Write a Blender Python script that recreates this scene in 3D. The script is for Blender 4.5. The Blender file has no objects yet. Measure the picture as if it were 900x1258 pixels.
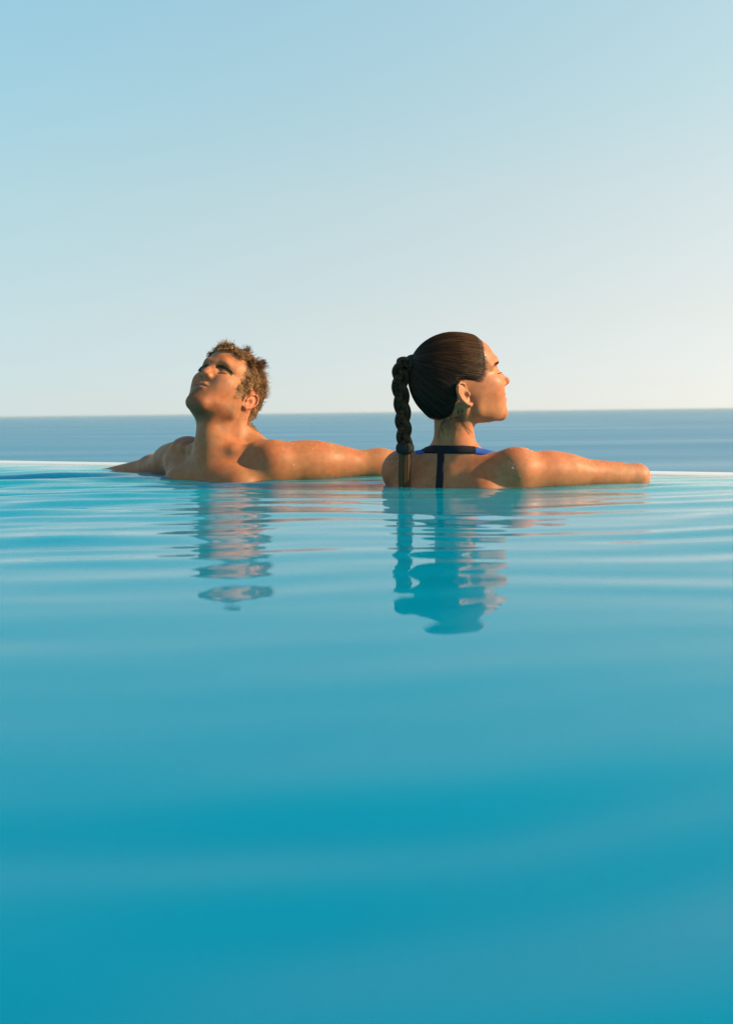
import bpy, math, random
import numpy as np
from mathutils import Vector, Matrix

rad = math.radians
scene = bpy.context.scene
COL = scene.collection

# ------------------------------------------------------------------ camera
CAM_H = 0.185
cam_d = bpy.data.cameras.new("camera")
cam = bpy.data.objects.new("camera", cam_d)
COL.objects.link(cam)
cam_d.sensor_fit = 'HORIZONTAL'
cam_d.sensor_width = 36.0
cam_d.lens = 50.0
cam_d.clip_start = 0.02
cam_d.clip_end = 400000.0
cam.rotation_mode = 'XYZ'
PITCH, ROLL = 5.62, -0.64
cam.matrix_world = (Matrix.Translation((0, 0, CAM_H)) @ Matrix.Rotation(rad(90 - PITCH), 4, 'X')
                    @ Matrix.Rotation(rad(ROLL), 4, 'Z'))
cam_d.dof.use_dof = True
cam_d.dof.focus_distance = 2.65
cam_d.dof.aperture_fstop = 8.0
scene.camera = cam

# ------------------------------------------------------------------ sky and sun
SUN_EL, SUN_AZ = 25.0, 98.0          # azimuth clockwise from +Y
world = bpy.data.worlds.new("World")
scene.world = world
world.use_nodes = True
wt = world.node_tree
wt.nodes.clear()
w_out = wt.nodes.new('ShaderNodeOutputWorld')
w_bg = wt.nodes.new('ShaderNodeBackground')
w_sky = wt.nodes.new('ShaderNodeTexSky')
w_sky.sky_type = 'NISHITA'
w_sky.sun_disc = False
w_sky.sun_elevation = rad(SUN_EL)
w_sky.sun_rotation = rad(SUN_AZ)
w_sky.altitude = 20
w_sky.air_density = 1.0
w_sky.dust_density = 0.3
w_sky.ozone_density = 3.0
w_gam = wt.nodes.new('ShaderNodeGamma')              # hazy air: softer contrast between zenith and horizon
w_gam.inputs['Gamma'].default_value = 0.6
w_tc = wt.nodes.new('ShaderNodeTexCoord')
w_sep = wt.nodes.new('ShaderNodeSeparateXYZ')
w_rl = wt.nodes.new('ShaderNodeValToRGB')            # air colour by elevation, away from the sun
w_rr = wt.nodes.new('ShaderNodeValToRGB')            # air colour by elevation, towards the sun
RAMP_POS = (0.0, 0.0015, 0.004, 0.010, 0.025, 0.05, 0.09, 0.14, 0.2, 0.28, 0.36, 0.7)
RAMP_L = [(1, 1, 1)] * 12
RAMP_R = [(1, 1, 1)] * 12
#RAMPS
RAMP_L = [(1.017, 1.216, 1.47), (1.017, 1.216, 1.47), (1.002, 1.192, 1.441), (0.977, 1.143, 1.373), (0.964, 1.098, 1.282), (1.001, 1.092, 1.189), (1.115, 1.161, 1.125), (1.204, 1.274, 1.148), (1.278, 1.407, 1.207), (1.239, 1.54, 1.349), (1.212, 1.636, 1.479), (0.5, 0.85, 0.95)]
RAMP_R = [(1.463, 1.524, 1.726), (1.463, 1.524, 1.726), (1.449, 1.507, 1.707), (1.416, 1.459, 1.65), (1.409, 1.383, 1.512), (1.483, 1.367, 1.39), (1.647, 1.402, 1.255), (1.794, 1.514, 1.274), (1.903, 1.639, 1.311), (1.83, 1.766, 1.398), (1.826, 1.863, 1.486), (0.6, 0.9, 0.95)]
for w_r, w_cols in ((w_rl, RAMP_L), (w_rr, RAMP_R)):
    el = w_r.color_ramp.elements
    while len(el) < len(RAMP_POS):
        el.new(0.5)
    for e_, p_, c_ in zip(el, RAMP_POS, w_cols):
        e_.position = p_
        e_.color = (*c_, 1)
w_mr = wt.nodes.new('ShaderNodeMapRange')
w_mr.inputs['From Min'].default_value = -0.34
w_mr.inputs['From Max'].default_value = 0.34
w_mix = wt.nodes.new('ShaderNodeMix')
w_mix.data_type = 'RGBA'
w_mul = wt.nodes.new('ShaderNodeMix')
w_mul.data_type = 'RGBA'
w_mul.blend_type = 'MULTIPLY'
w_mul.inputs[0].default_value = 1.0
wt.links.new(w_sky.outputs[0], w_gam.inputs[0])
wt.links.new(w_tc.outputs['Generated'], w_sep.inputs[0])
wt.links.new(w_sep.outputs['Z'], w_rl.inputs[0])
wt.links.new(w_sep.outputs['Z'], w_rr.inputs[0])
wt.links.new(w_sep.outputs['X'], w_mr.inputs['Value'])
wt.links.new(w_mr.outputs[0], w_mix.inputs[0])
wt.links.new(w_rl.outputs[0], w_mix.inputs[6])
wt.links.new(w_rr.outputs[0], w_mix.inputs[7])
wt.links.new(w_gam.outputs[0], w_mul.inputs[6])
wt.links.new(w_mix.outputs[2], w_mul.inputs[7])
wt.links.new(w_mul.outputs[2], w_bg.inputs[0])
wt.links.new(w_bg.outputs[0], w_out.inputs[0])
w_bg.inputs[1].default_value = 0.15

sun_d = bpy.data.lights.new("sun", 'SUN')
sun_d.energy = 5.0
sun_d.angle = rad(0.5)
sun_d.color = (1.0, 0.72, 0.42)
sun = bpy.data.objects.new("sun", sun_d)
COL.objects.link(sun)
SUN_DIR = Vector((math.sin(rad(SUN_AZ)) * math.cos(rad(SUN_EL)),
                  math.cos(rad(SUN_AZ)) * math.cos(rad(SUN_EL)), math.sin(rad(SUN_EL))))
sun.rotation_euler = SUN_DIR.to_track_quat('Z', 'Y').to_euler()
sun.location = (3, -1, 4)

vs = scene.view_settings
scene.display_settings.display_device = 'sRGB'
vs.view_transform = 'Standard'
vs.look = 'None'
vs.exposure = 0.65
vs.gamma = 1.0
vs.use_curve_mapping = False
scene.render.engine = 'CYCLES'
cy = scene.cycles
cy.max_bounces = 8
cy.glossy_bounces = 4
cy.transmission_bounces = 4
cy.caustics_reflective = False
cy.caustics_refractive = False
cy.sample_clamp_indirect = 4.0
cy.use_denoising = True
cy.use_adaptive_sampling = False

# ------------------------------------------------------------------ helpers
def new_mat(name):
    m = bpy.data.materials.new(name)
    m.use_nodes = True
    nt = m.node_tree
    nt.nodes.clear()
    out = nt.nodes.new('ShaderNodeOutputMaterial')
    b = nt.nodes.new('ShaderNodeBsdfPrincipled')
    nt.links.new(b.outputs[0], out.inputs[0])
    return m, nt, b


def node(nt, kind, **kw):
    n = nt.nodes.new(kind)
    for k, v in kw.items():
        setattr(n, k, v)
    return n


def mesh_obj(name, verts, faces, mat=None, parent=None, smooth=True):
    me = bpy.data.meshes.new(name)
    verts = np.asarray(verts, dtype=np.float32)
    if isinstance(faces, np.ndarray):
        n, k = faces.shape
        me.vertices.add(len(verts))
        me.vertices.foreach_set('co', verts.ravel())
        me.loops.add(n * k)
        me.loops.foreach_set('vertex_index', faces.astype(np.int32).ravel())
        me.polygons.add(n)
        me.polygons.foreach_set('loop_start', np.arange(0, n * k, k, dtype=np.int32))
        me.update(calc_edges=True)
        me.validate()
    else:
        me.from_pydata([tuple(map(float, v)) for v in verts], [], faces)
        me.update()
    if smooth:
        me.polygons.foreach_set('use_smooth', np.ones(len(me.polygons), dtype=bool))
    ob = bpy.data.objects.new(name, me)
    COL.objects.link(ob)
    if mat:
        me.materials.append(mat)
    if parent:
        ob.parent = parent
    return ob


def tag(o, label=None, cat=None, group=None, kind=None):
    if label: o['label'] = label
    if cat: o['category'] = cat
    if group: o['group'] = group
    if kind: o['kind'] = kind
    return o


# pool edge line (outer crest of the lip) in plan: from EL to ER
EDGE_A = np.array((-1.514, 4.205))
EDGE_B = np.array((1.041, 2.891))
EDGE_T = (EDGE_B - EDGE_A) / np.linalg.norm(EDGE_B - EDGE_A)   # along the edge, to the right
EDGE_N = np.array((-EDGE_T[1], EDGE_T[0]))                     # outward, towards the sea
SLOPE = EDGE_T[1] / EDGE_T[0]


def edge_y(x):
    return EDGE_A[1] + SLOPE * (x - EDGE_A[0])


# ------------------------------------------------------------------ sea
def make_sea():
    m, nt, b = new_mat("sea_water")
    b.inputs['Base Color'].default_value = (0.002, 0.195, 0.37, 1)
    b.inputs['Roughness'].default_value = 0.30
    b.inputs['IOR'].default_value = 1.26
    tc = node(nt, 'ShaderNodeTexCoord')
    mp = node(nt, 'ShaderNodeMapping')
    mp.inputs['Scale'].default_value = (0.0012, 0.008, 1)
    n1 = node(nt, 'ShaderNodeTexNoise')
    n1.inputs['Scale'].default_value = 1.0
    n1.inputs['Detail'].default_value = 6
    mr = node(nt, 'ShaderNodeMapRange')
    mr.inputs['From Min'].default_value = 0.3
    mr.inputs['From Max'].default_value = 0.7
    mr.inputs['To Min'].default_value = 0.24
    mr.inputs['To Max'].default_value = 0.36
    nt.links.new(tc.outputs['Object'], mp.inputs[0])
    nt.links.new(mp.outputs[0], n1.inputs['Vector'])
    nt.links.new(n1.outputs['Fac'], mr.inputs['Value'])
    nt.links.new(mr.outputs[0], b.inputs['Roughness'])
    z = -45.0
    R = 120000.0
    ob = mesh_obj("sea", [(-R, 3, z), (R, 3, z), (R, R, z), (-R, R, z)], [(0, 1, 2, 3)], m, smooth=False)
    # whole sheet, also behind the camera
    ob.data.vertices[0].co.y = -R
    ob.data.vertices[1].co.y = -R
    tag(ob, kind='structure')


make_sea()

# ------------------------------------------------------------------ pool water
rng = np.random.default_rng(7)
_W = []
for lam, amp, ang, n in ((0.60, .00028, 12, 4), (0.30, .00048, 13, 6), (0.155, .00046, 14, 9), (0.09, .00017, 20, 10)):
    for _ in range(n):
        l = lam * math.exp(rng.normal(0, .16))
        a = rad(rng.normal(13, ang))          # crest direction relative to X axis
        k = 2 * math.pi / l
        _W.append((k * math.sin(a) * -1, k * math.cos(a), amp * (l / lam) * rng.uniform(.5, 1.2) / math.sqrt(n) * 1.6,
                   rng.uniform(0, 2 * math.pi)))


# the waterline of the two bathers in plan: small rings of ripples spread from it
_BODY = [[(-.85, 3.42), (-.69, 3.30), (-.54, 3.02), (-.40, 2.86), (-.26, 2.88), (.04, 2.985), (.28, 3.10)],
         [(.08, 2.60), (.22, 2.50), (.37, 2.48), (.69, 2.60)]]


def body_ripples(x, y):
    out = np.zeros_like(x)
    for k_, line in enumerate(_BODY):
        d = np.full_like(x, 9.0)
        for (ax, ay), (bx, by) in zip(line[:-1], line[1:]):
            L2 = (bx - ax) ** 2 + (by - ay) ** 2
            t = np.clip(((x - ax) * (bx - ax) + (y - ay) * (by - ay)) / L2, 0, 1)
            d = np.minimum(d, np.hypot(x - ax - t * (bx - ax), y - ay - t * (by - ay)))
        w = .6 + .4 * np.sin(9 * x + 2 * k_) * np.sin(7 * y + 1)
        out += w * (.00055 * np.sin(2 * math.pi * d / .085 + k_ + .5 * np.sin(6 * x)) * np.exp(-d / .22)
                    + .00022 * np.sin(2 * math.pi * d / .043 + 2 * k_ + .8 * np.sin(11 * x)) * np.exp(-d / .13))
    return out


def water_height(x, y):
    h = np.zeros_like(x)
    # slow bending of the crests so that they do not run ruler-straight
    wx = x + .05 * np.sin(2.1 * y + 1.3 * x) + .03 * np.sin(4.7 * x - 2.0 * y)
    wy = y + .045 * np.sin(2.6 * x + .7) + .03 * np.sin(5.1 * x + 2.2 * y + 2.) + .012 * np.sin(11 * x + 3 * y)
    for kx, ky, a, p in _W:
        h += a * np.sin(kx * wx + ky * wy + p)
    # patches of calmer and livelier water
    g = .62 + .38 * np.sin(1.9 * x + 1.1 * np.sin(1.3 * y) + .5) * np.sin(1.6 * y + 1.2 + .8 * np.sin(1.7 * x))
    near = np.clip((.60 - y) / .28, 0, 1)
    far = np.clip((y - .90) / .5, 0, 1)
    far2 = np.clip((y - 1.25) / .5, 0, 1)
    side = np.clip((np.abs(x - .02) - .22) / .25, 0, 1)          # livelier to both sides of the bathers
    return h * g * (1 + 1.3 * side) * (.55 + .85 * far + 1.3 * far2 + 4.2 * near * near * (3 - 2 * near)) + body_ripples(x, y)


def make_pool_water():
    m, nt, b = new_mat("pool_water")
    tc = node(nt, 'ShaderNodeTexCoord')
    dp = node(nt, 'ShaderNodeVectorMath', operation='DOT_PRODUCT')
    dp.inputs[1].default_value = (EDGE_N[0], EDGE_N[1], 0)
    mr = node(nt, 'ShaderNodeMapRange')                 # distance to the edge: far-water brightness painted into the colour, whitest over the ledge
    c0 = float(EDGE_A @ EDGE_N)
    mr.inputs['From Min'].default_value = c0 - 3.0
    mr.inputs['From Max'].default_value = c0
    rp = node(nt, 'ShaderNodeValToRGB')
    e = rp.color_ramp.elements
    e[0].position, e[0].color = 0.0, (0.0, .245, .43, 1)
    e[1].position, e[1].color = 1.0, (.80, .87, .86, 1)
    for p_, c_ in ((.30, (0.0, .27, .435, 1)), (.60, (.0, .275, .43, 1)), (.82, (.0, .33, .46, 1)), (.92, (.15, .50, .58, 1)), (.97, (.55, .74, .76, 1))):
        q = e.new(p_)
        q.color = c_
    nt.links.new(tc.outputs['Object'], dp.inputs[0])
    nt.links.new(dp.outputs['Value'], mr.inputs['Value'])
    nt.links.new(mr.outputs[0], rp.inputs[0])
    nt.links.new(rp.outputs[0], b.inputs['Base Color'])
    b.inputs['Roughness'].default_value = 0.0
    b.inputs['IOR'].default_value = 1.19
    b.inputs['Subsurface Weight'].default_value = 1.0
    b.inputs['Subsurface Radius'].default_value = (0.25, .5, .6)
    b.inputs['Subsurface Scale'].default_value = 1.4
    # grid in (s along x, t 0..1 from y0 to edge)
    xs = np.concatenate([np.linspace(-7, -2.2, 60)[:-1], np.linspace(-2.2, 2.2, 380), np.linspace(2.2, 5, 40)[1:]])
    y0 = -1.5
    tt = np.concatenate([np.linspace(-1.5, .15, 60)[:-1], np.linspace(.15, 3.9, 620)])
    X, T = np.meshgrid(xs, tt, indexing='ij')
    # T -> Y: rows squeeze so that the last row is the edge line
    E = edge_y(X)
    Y = np.where(T < .2, T, .2 + (T - .2) / (3.9 - .2) * (E - .2))
    d = (E - Y) * EDGE_T[0]                     # distance to the edge
    Z = water_height(X, Y) * np.clip(d / .5, .12, 1)
    Z -= .006 * np.clip(1 - d / .10, 0, 1) ** 2       # water bends down over the lip
    nx, ny = X.shape
    V = np.stack([X, Y, Z], -1).reshape(-1, 3)
    idx = np.arange(nx * ny).reshape(nx, ny)
    F = np.stack([idx[:-1, :-1], idx[1:, :-1], idx[1:, 1:], idx[:-1, 1:]], -1).reshape(-1, 4)
    # skirt and bottom so that the water is a closed body
    per = np.concatenate([idx[:, 0], idx[-1, 1:], idx[-2::-1, -1], idx[0, -2:0:-1]])
    B = V[per].copy()
    B[:, 2] = -1.25
    nb = len(V)
    bi = np.arange(len(per)) + nb
    nxt = np.roll(np.arange(len(per)), -1)
    S = np.stack([per, bi, bi[nxt], per[nxt]], -1)
    V = np.concatenate([V, B, [[0, 1, -1.25]]])
    ci = len(V) - 1
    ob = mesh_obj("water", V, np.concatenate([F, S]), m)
    # bottom
    import bmesh
    bm = bmesh.new()
    bm.from_mesh(ob.data)
    bm.verts.ensure_lookup_table()
    for i in range(len(per)):
        f = bm.faces.new((bm.verts[ci], bm.verts[bi[nxt[i]]], bm.verts[bi[i]]))
    bmesh.ops.recalc_face_normals(bm, faces=bm.faces)
    bm.to_mesh(ob.data)
    bm.free()
    tag(ob, kind='structure')


make_pool_water()


# ------------------------------------------------------------------ sea haze
def make_haze():
    m = bpy.data.materials.new("haze")
    m.use_nodes = True
    nt = m.node_tree
    nt.nodes.clear()
    out = nt.nodes.new('ShaderNodeOutputMaterial')
    v = nt.nodes.new('ShaderNodeVolumePrincipled')
    v.inputs['Color'].default_value = (.74, .90, 1.0, 1)
    v.inputs['Density'].default_value = 2.2e-5
    v.inputs['Anisotropy'].default_value = 0.0
    nt.links.new(v.outputs[0], out.inputs['Volume'])
    R = 130000.0
    z0, z1 = -46.0, 1.2
    V = [(-R, -R, z0), (R, -R, z0), (R, R, z0), (-R, R, z0), (-R, -R, z1), (R, -R, z1), (R, R, z1), (-R, R, z1)]
    ob = mesh_obj("haze", V, [(3, 2, 1, 0), (4, 5, 6, 7), (0, 1, 5, 4), (1, 2, 6, 5), (2, 3, 7, 6), (3, 0, 4, 7)], m, smooth=False)
    tag(ob, kind='stuff')


make_haze()

# ------------------------------------------------------------------ implicit bodies
class Field:
    """Signed distances on a rectilinear grid that is finer round the head; shapes are blended into it."""

    def __init__(self, lo, hi, fine_lo, fine_hi, h, hf):
        self.ax = []
        for k in range(3):
            a = np.arange(lo[k], fine_lo[k], h)
            b = np.arange(fine_lo[k], fine_hi[k], hf)
            c = np.arange(fine_hi[k], hi[k], h)
            self.ax.append(np.concatenate([a, b, c]))
        self.D = np.full([len(a) for a in self.ax], 0.5, dtype=np.float32)

    def box(self, c, r):
        sl = []
        for k in range(3):
            i0 = max(int(np.searchsorted(self.ax[k], c[k] - r)) - 1, 0)
            i1 = int(np.searchsorted(self.ax[k], c[k] + r)) + 1
            sl.append(slice(i0, i1))
        g = np.meshgrid(*[self.ax[k][sl[k]] for k in range(3)], indexing='ij')
        return tuple(sl), np.stack(g, -1).astype(np.float32)

    def put(self, c, r, fn, k=0.01, sub=False):
        c = np.asarray(c, float)
        sl, P = self.box(c, r + k + .012)
        if min(P.shape[:3]) == 0:
            return
        d = fn(P)
        A = self.D[sl]
        if sub:
            h = np.clip(.5 - .5 * (A + d) / k, 0, 1)
            self.D[sl] = A * (1 - h) - d * h + k * h * (1 - h)
        else:
            h = np.clip(.5 + .5 * (A - d) / k, 0, 1)
            self.D[sl] = A * (1 - h) + d * h - k * h * (1 - h)

    # -- shapes; T = (origin, 3x3 with the local axes as columns) places local coordinates in the world
    def ell(self, c, r, T=None, k=.01, sub=False, rot=None):
        r = np.asarray(r, float)
        R = np.eye(3) if T is None else T[1]
        cw = np.asarray(c, float) if T is None else T[0] + T[1] @ np.asarray(c, float)
        if rot is not None:
            R = R @ np.array(Matrix.Rotation(rad(rot[0]), 3, rot[1]))
        sc = 1.0 if T is None or len(T) < 3 else T[2]
        if T is not None:
            cw = T[0] + sc * (T[1] @ np.asarray(c, float))
        r = r * sc

        def fn(P):
            q = (P - cw.astype(np.float32)) @ R.astype(np.float32)
            k0 = np.sqrt(((q / r) ** 2).sum(-1))
            k1 = np.sqrt(((q / (r * r)) ** 2).sum(-1)) + 1e-9
            return k0 * (k0 - 1) / k1
        self.put(cw, r.max(), fn, k, sub)

    def cone(self, a, b, ra, rb, T=None, k=.01, sub=False, flat=None):
        a = np.asarray(a, float)
        b = np.asarray(b, float)
        if T is not None:
            sc = 1.0 if len(T) < 3 else T[2]
            a = T[0] + sc * (T[1] @ a)
            b = T[0] + sc * (T[1] @ b)
            ra, rb = ra * sc, rb * sc
        ba = b - a
        L2 = float(ba @ ba) + 1e-12

        def fn(P):
            q = P - a.astype(np.float32)
            t = np.clip((q @ ba.astype(np.float32)) / L2, 0, 1)
            v = q - t[..., None] * ba.astype(np.float32)
            return np.sqrt((v * v).sum(-1)) - (ra + (rb - ra) * t)
        self.put((a + b) / 2, math.sqrt(L2) / 2 + max(ra, rb), fn, k, sub)

    def chain(self, pts, radii, T=None, k=.01, sub=False):
        for i in range(len(pts) - 1):
            self.cone(pts[i], pts[i + 1], radii[i], radii[i + 1], T, k, sub)

    def sample(self, P):
        """Trilinear value and gradient at points."""
        ii, ff, hh = [], [], []
        for k in range(3):
            a = self.ax[k]
            i = np.clip(np.searchsorted(a, P[:, k]) - 1, 0, len(a) - 2)
            w = a[i + 1] - a[i]
            ii.append(i); ff.append(np.clip((P[:, k] - a[i]) / w, 0, 1)); hh.append(w)
        D = self.D
        c = {}
        for x in (0, 1):
            for y in (0, 1):
                for z in (0, 1):
                    c[x, y, z] = D[ii[0] + x, ii[1] + y, ii[2] + z]
        fx, fy, fz = ff
        lz = {(x, y): c[x, y, 0] * (1 - fz) + c[x, y, 1] * fz for x in (0, 1) for y in (0, 1)}
        ly = {x: lz[x, 0] * (1 - fy) + lz[x, 1] * fy for x in (0, 1)}
        v = ly[0] * (1 - fx) + ly[1] * fx
        gx = (ly[1] - ly[0]) / hh[0]
        gy = ((lz[0, 1] - lz[0, 0]) * (1 - fx) + (lz[1, 1] - lz[1, 0]) * fx) / hh[1]
        gz = sum((c[x, y, 1] - c[x, y, 0]) * (fx if x else 1 - fx) * (fy if y else 1 - fy) for x in (0, 1) for y in (0, 1)) / hh[2]
        return v, np.stack([gx, gy, gz], -1)

    def mesh(self, smooth=2):
        """Surface nets."""
        D = self.D
        S = D < 0
        n = np.array(D.shape)
        cnt = np.zeros(n - 1, dtype=np.int8)
        for x in (0, 1):
            for y in (0, 1):
                for z in (0, 1):
                    cnt += S[x:n[0] - 1 + x, y:n[1] - 1 + y, z:n[2] - 1 + z]
        I, J, K = np.nonzero((cnt > 0) & (cnt < 8))
        vid = np.full(n - 1, -1, dtype=np.int32)
        vid[I, J, K] = np.arange(len(I))
        acc = np.zeros((len(I), 3))
        num = np.zeros(len(I))
        for ax_ in range(3):
            o1, o2 = [(1, 2), (0, 2), (0, 1)][ax_]
            for u in (0, 1):
                for v in (0, 1):
                    off = [0, 0, 0]
                    off[o1], off[o2] = u, v
                    p = [I + off[0], J + off[1], K + off[2]]
                    q = [p[0].copy(), p[1].copy(), p[2].copy()]
                    q[ax_] = q[ax_] + 1
                    d0, d1 = D[tuple(p)], D[tuple(q)]
                    m = (d0 < 0) != (d1 < 0)
                    t = np.where(m, d0 / np.where(m, d0 - d1, 1), 0)
                    pos = np.stack([self.ax[k][p[k]] for k in range(3)], -1).astype(float)
                    a = self.ax[ax_]
                    pos[:, ax_] += t * (a[q[ax_]] - a[p[ax_]])
                    acc[m] += pos[m]
                    num[m] += 1
        V = acc / num[:, None]
        F = []
        for ax_ in range(3):
            o1, o2 = [(1, 2), (2, 0), (0, 1)][ax_]
            sl0 = [slice(1, -1)] * 3
            sl1 = [slice(1, -1)] * 3
            sl0[ax_] = slice(0, -1)
            sl1[ax_] = slice(1, None)
            a, b = S[tuple(sl0)], S[tuple(sl1)]
            for flip in (False, True):
                m = (a & ~b) if not flip else (~a & b)
                q = list(np.nonzero(m))
                base = [q[k] + (0 if k == ax_ else 1) for k in range(3)]

                def at(d1, d2):
                    c = [base[0].copy(), base[1].copy(), base[2].copy()]
                    c[o1] -= d1
                    c[o2] -= d2
                    return vid[c[0], c[1], c[2]]
                quad = np.stack([at(1, 1), at(0, 1), at(0, 0), at(1, 0)], -1)
                F.append(quad[:, ::-1] if flip else quad)
        F = np.concatenate(F)
        F = F[(F >= 0).all(1)]
        for _ in range(smooth):
            A = np.zeros_like(V)
            N = np.zeros(len(V))
            for k in range(4):
                i, j = F[:, k], F[:, (k + 1) % 4]
                for d in range(3):
                    A[:, d] += np.bincount(i, V[j, d], len(V)) + np.bincount(j, V[i, d], len(V))
                N += np.bincount(i, minlength=len(V)) + np.bincount(j, minlength=len(V))
            V = .5 * V + .5 * A / np.maximum(N, 1)[:, None]
            v, g = self.sample(V)
            g2 = np.maximum((g * g).sum(-1), .2)
            V = V - np.clip(v / g2, -.003, .003)[:, None] * g * .8
        return V, F


def frame(f_h, pitch, roll, lean=0):
    """Local axes (forward, left, up) as columns: f_h = horizontal facing, pitch = face up, roll = tilt to its left."""
    f = np.array((*f_h, 0.0)) / math.hypot(*f_h)
    up = np.array((0, 0, 1.0))
    l = np.cross(up, f)
    c, s = math.cos(rad(pitch)), math.sin(rad(pitch))
    f2, u2 = f * c + up * s, up * c - f * s
    c, s = math.cos(rad(roll)), math.sin(rad(roll))
    l3, u3 = l * c - u2 * s, u2 * c + l * s
    return np.stack([f2, l3, u3], -1)


EYE = .0315
MALE_LIFT = .006          # his nose and mouth sit a little higher


def add_head(F, T, male):
    """A head in local coordinates: x forward, y to its left, z up, origin between the ear canals."""
    w = 1.0 if male else .95
    F.ell((-.004, 0, .045), (.099, .0755 * w, .086), T, .02)
    F.ell((-.040, 0, .008), (.058, .062 * w, .058), T, .03)
    F.ell((.030, 0, .055), (.071, .066 * w, .058), T, .02)          # forehead
    F.ell((.036, 0, .000), (.061, .062 * w, .078), T, .025)         # mid face
    for s in (-1, 1):
        F.ell((.058, s * .043 * w, -.004), (.030, .021, .019), T, .022)   # cheekbone
        jr = .0175 if male else .0125
        F.cone((.008, s * .051 * w, -.020), (.014, s * .049 * w, -.058 if male else -.053), jr, jr, T, .02)
        F.cone((.014, s * .049 * w, -.058 if male else -.053), (.080, s * .012, -.086 if male else -.080), jr, jr + .001, T, .02)
        F.cone((.030, s * .046 * w, -.02), (.058, s * .026, -.060), .018, .016, T, .03)
    F.ell((.046, 0, -.062 if male else -.057), (.048, .046 * w, .030), T, .03)
    F.ell((.068, 0, -.044), (.033, .033, .033), T, .02) if not male else F.ell((.067, 0, -.050), (.035, .039, .038), T, .02)             # mouth mound
    if male:
        F.ell((.085, 0, -.086), (.017, .032, .016), T, .018)        # chin
    else:
        F.ell((.087, 0, -.083), (.0145, .017, .0145), T, .014)
    b = .0095 if male else .008
    for s in (-1, 1):
        F.chain([(.0935, s * .010, .036), (.0895, s * .028, .043), (.070, s * .050, .038)], [b, b, b * .9], T, .016)
        F.ell((.099, s * EYE, .0215), (.0105 if male else .0155, .019, .0115), T, .014, sub=True)
        F.ell((.0780 if male else .0755, s * EYE, .0205), (.0135, .0155, .0132), T, .006)
        # fold above the lid and the closed lid line
        F.ell((.066, s * .034, -.018), (.029, .024, .034), T, .02)          # cheek
    # nose
    mz = MALE_LIFT if male else 0.0
    up_ = (T[0] + T[2] * (T[1] @ np.array((0, 0, mz))), T[1], T[2])
    nl = -.005 if male else .004
    F.chain([(.0925, 0, .034), (.0985, 0, .020), (.1080, 0, .002 + mz * .6), (.1165 + nl, 0, -.0115 + mz)], [.0085, .0065, .0072, (.0078 if male else .0074)], T, .010)
    F.cone((.1165 + nl, 0, -.0125), (.101, 0, -.023), .0075, .007, up_, .006)
    for s in (-1, 1):
        F.cone((.092, s * .010, .012), (.100, s * .0105, -.012), .0065, .006, up_, .014)
        F.ell((.1030, s * .0115, -.0165), (.0105, .0058, .0070), up_, .006)
        F.ell((.1090, s * .0062, -.0265), (.0060, .0034, .0050), up_, .003, sub=True)
    # lips
    fl = 0.0 if male else .0015
    mw = .0290 if male else .0235
    for s in (-1, 1):
        F.chain([(.1015 + fl, 0, -.0415), (.1005 + fl, s * .007, -.0400), (.0860, s * mw, -.0475)], [.0042, .0048, .0022], up_, .006)
        F.chain([(.1000 + fl, 0, -.0545), (.0985 + fl, s * .009, -.0540), (.0860, s * mw, -.0480)], [.0056, .0054, .0022], up_, .006)
        F.chain([(.1095 + fl, 0, -.0475), (.1025 + fl, s * .011, -.0468), (.0880, s * (mw + .001), -.0478)], [.0018, .0016, .0018], up_, .0022, sub=True)
    F.cone((.110, 0, -.030), (.110, 0, -.037), .0032, .0036, up_, .004, sub=True)
    if not male:
        F.cone((.1065, -.014, -.068), (.1065, .014, -.068), .006, .006, T, .012, sub=True)
    # ears
    for s in (-1, 1):
        Y = .0735 * w
        eT = (T[0] + T[2] * (T[1] @ np.array((-.006 if male else -.013, s * Y, -.002 if male else -.006))),
              T[1] @ np.array(Matrix.Rotation(rad(-s * 24), 3, 'Z') @ Matrix.Rotation(rad(-14), 3, 'Y')), T[2] * (.88 if male else 1.0))
        F.ell((-.010, s * .002, .002), (.0165, .0046, .029), eT, .006)
        rim = [(.006, s * .004, .006), (.004, s * .006, .022), (-.006, s * .008, .031), (-.018, s * .009, .028), (-.0255, s * .009, .014),
               (-.0250, s * .009, -.002), (-.0180, s * .008, -.016), (-.0080, s * .006, -.027), (.000, s * .004, -.028)]
        F.chain(rim, [.0018, .0025, .0026, .0027, .0027, .0026, .0028, .0050, .0038], eT, .003)
        F.ell((-.0050, s * .010, -.003), (.0085, .0095, .0115), eT, .004, sub=True)
        F.chain([(-.004, s * .010, .022), (-.014, s * .011, .020), (-.0195, s * .011, .008)], [.0022, .0026, .0022], eT, .003, sub=True)
        F.ell((.005, s * .005, -.004), (.0035, .0035, .0065), eT, .003)      # tragus


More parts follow.
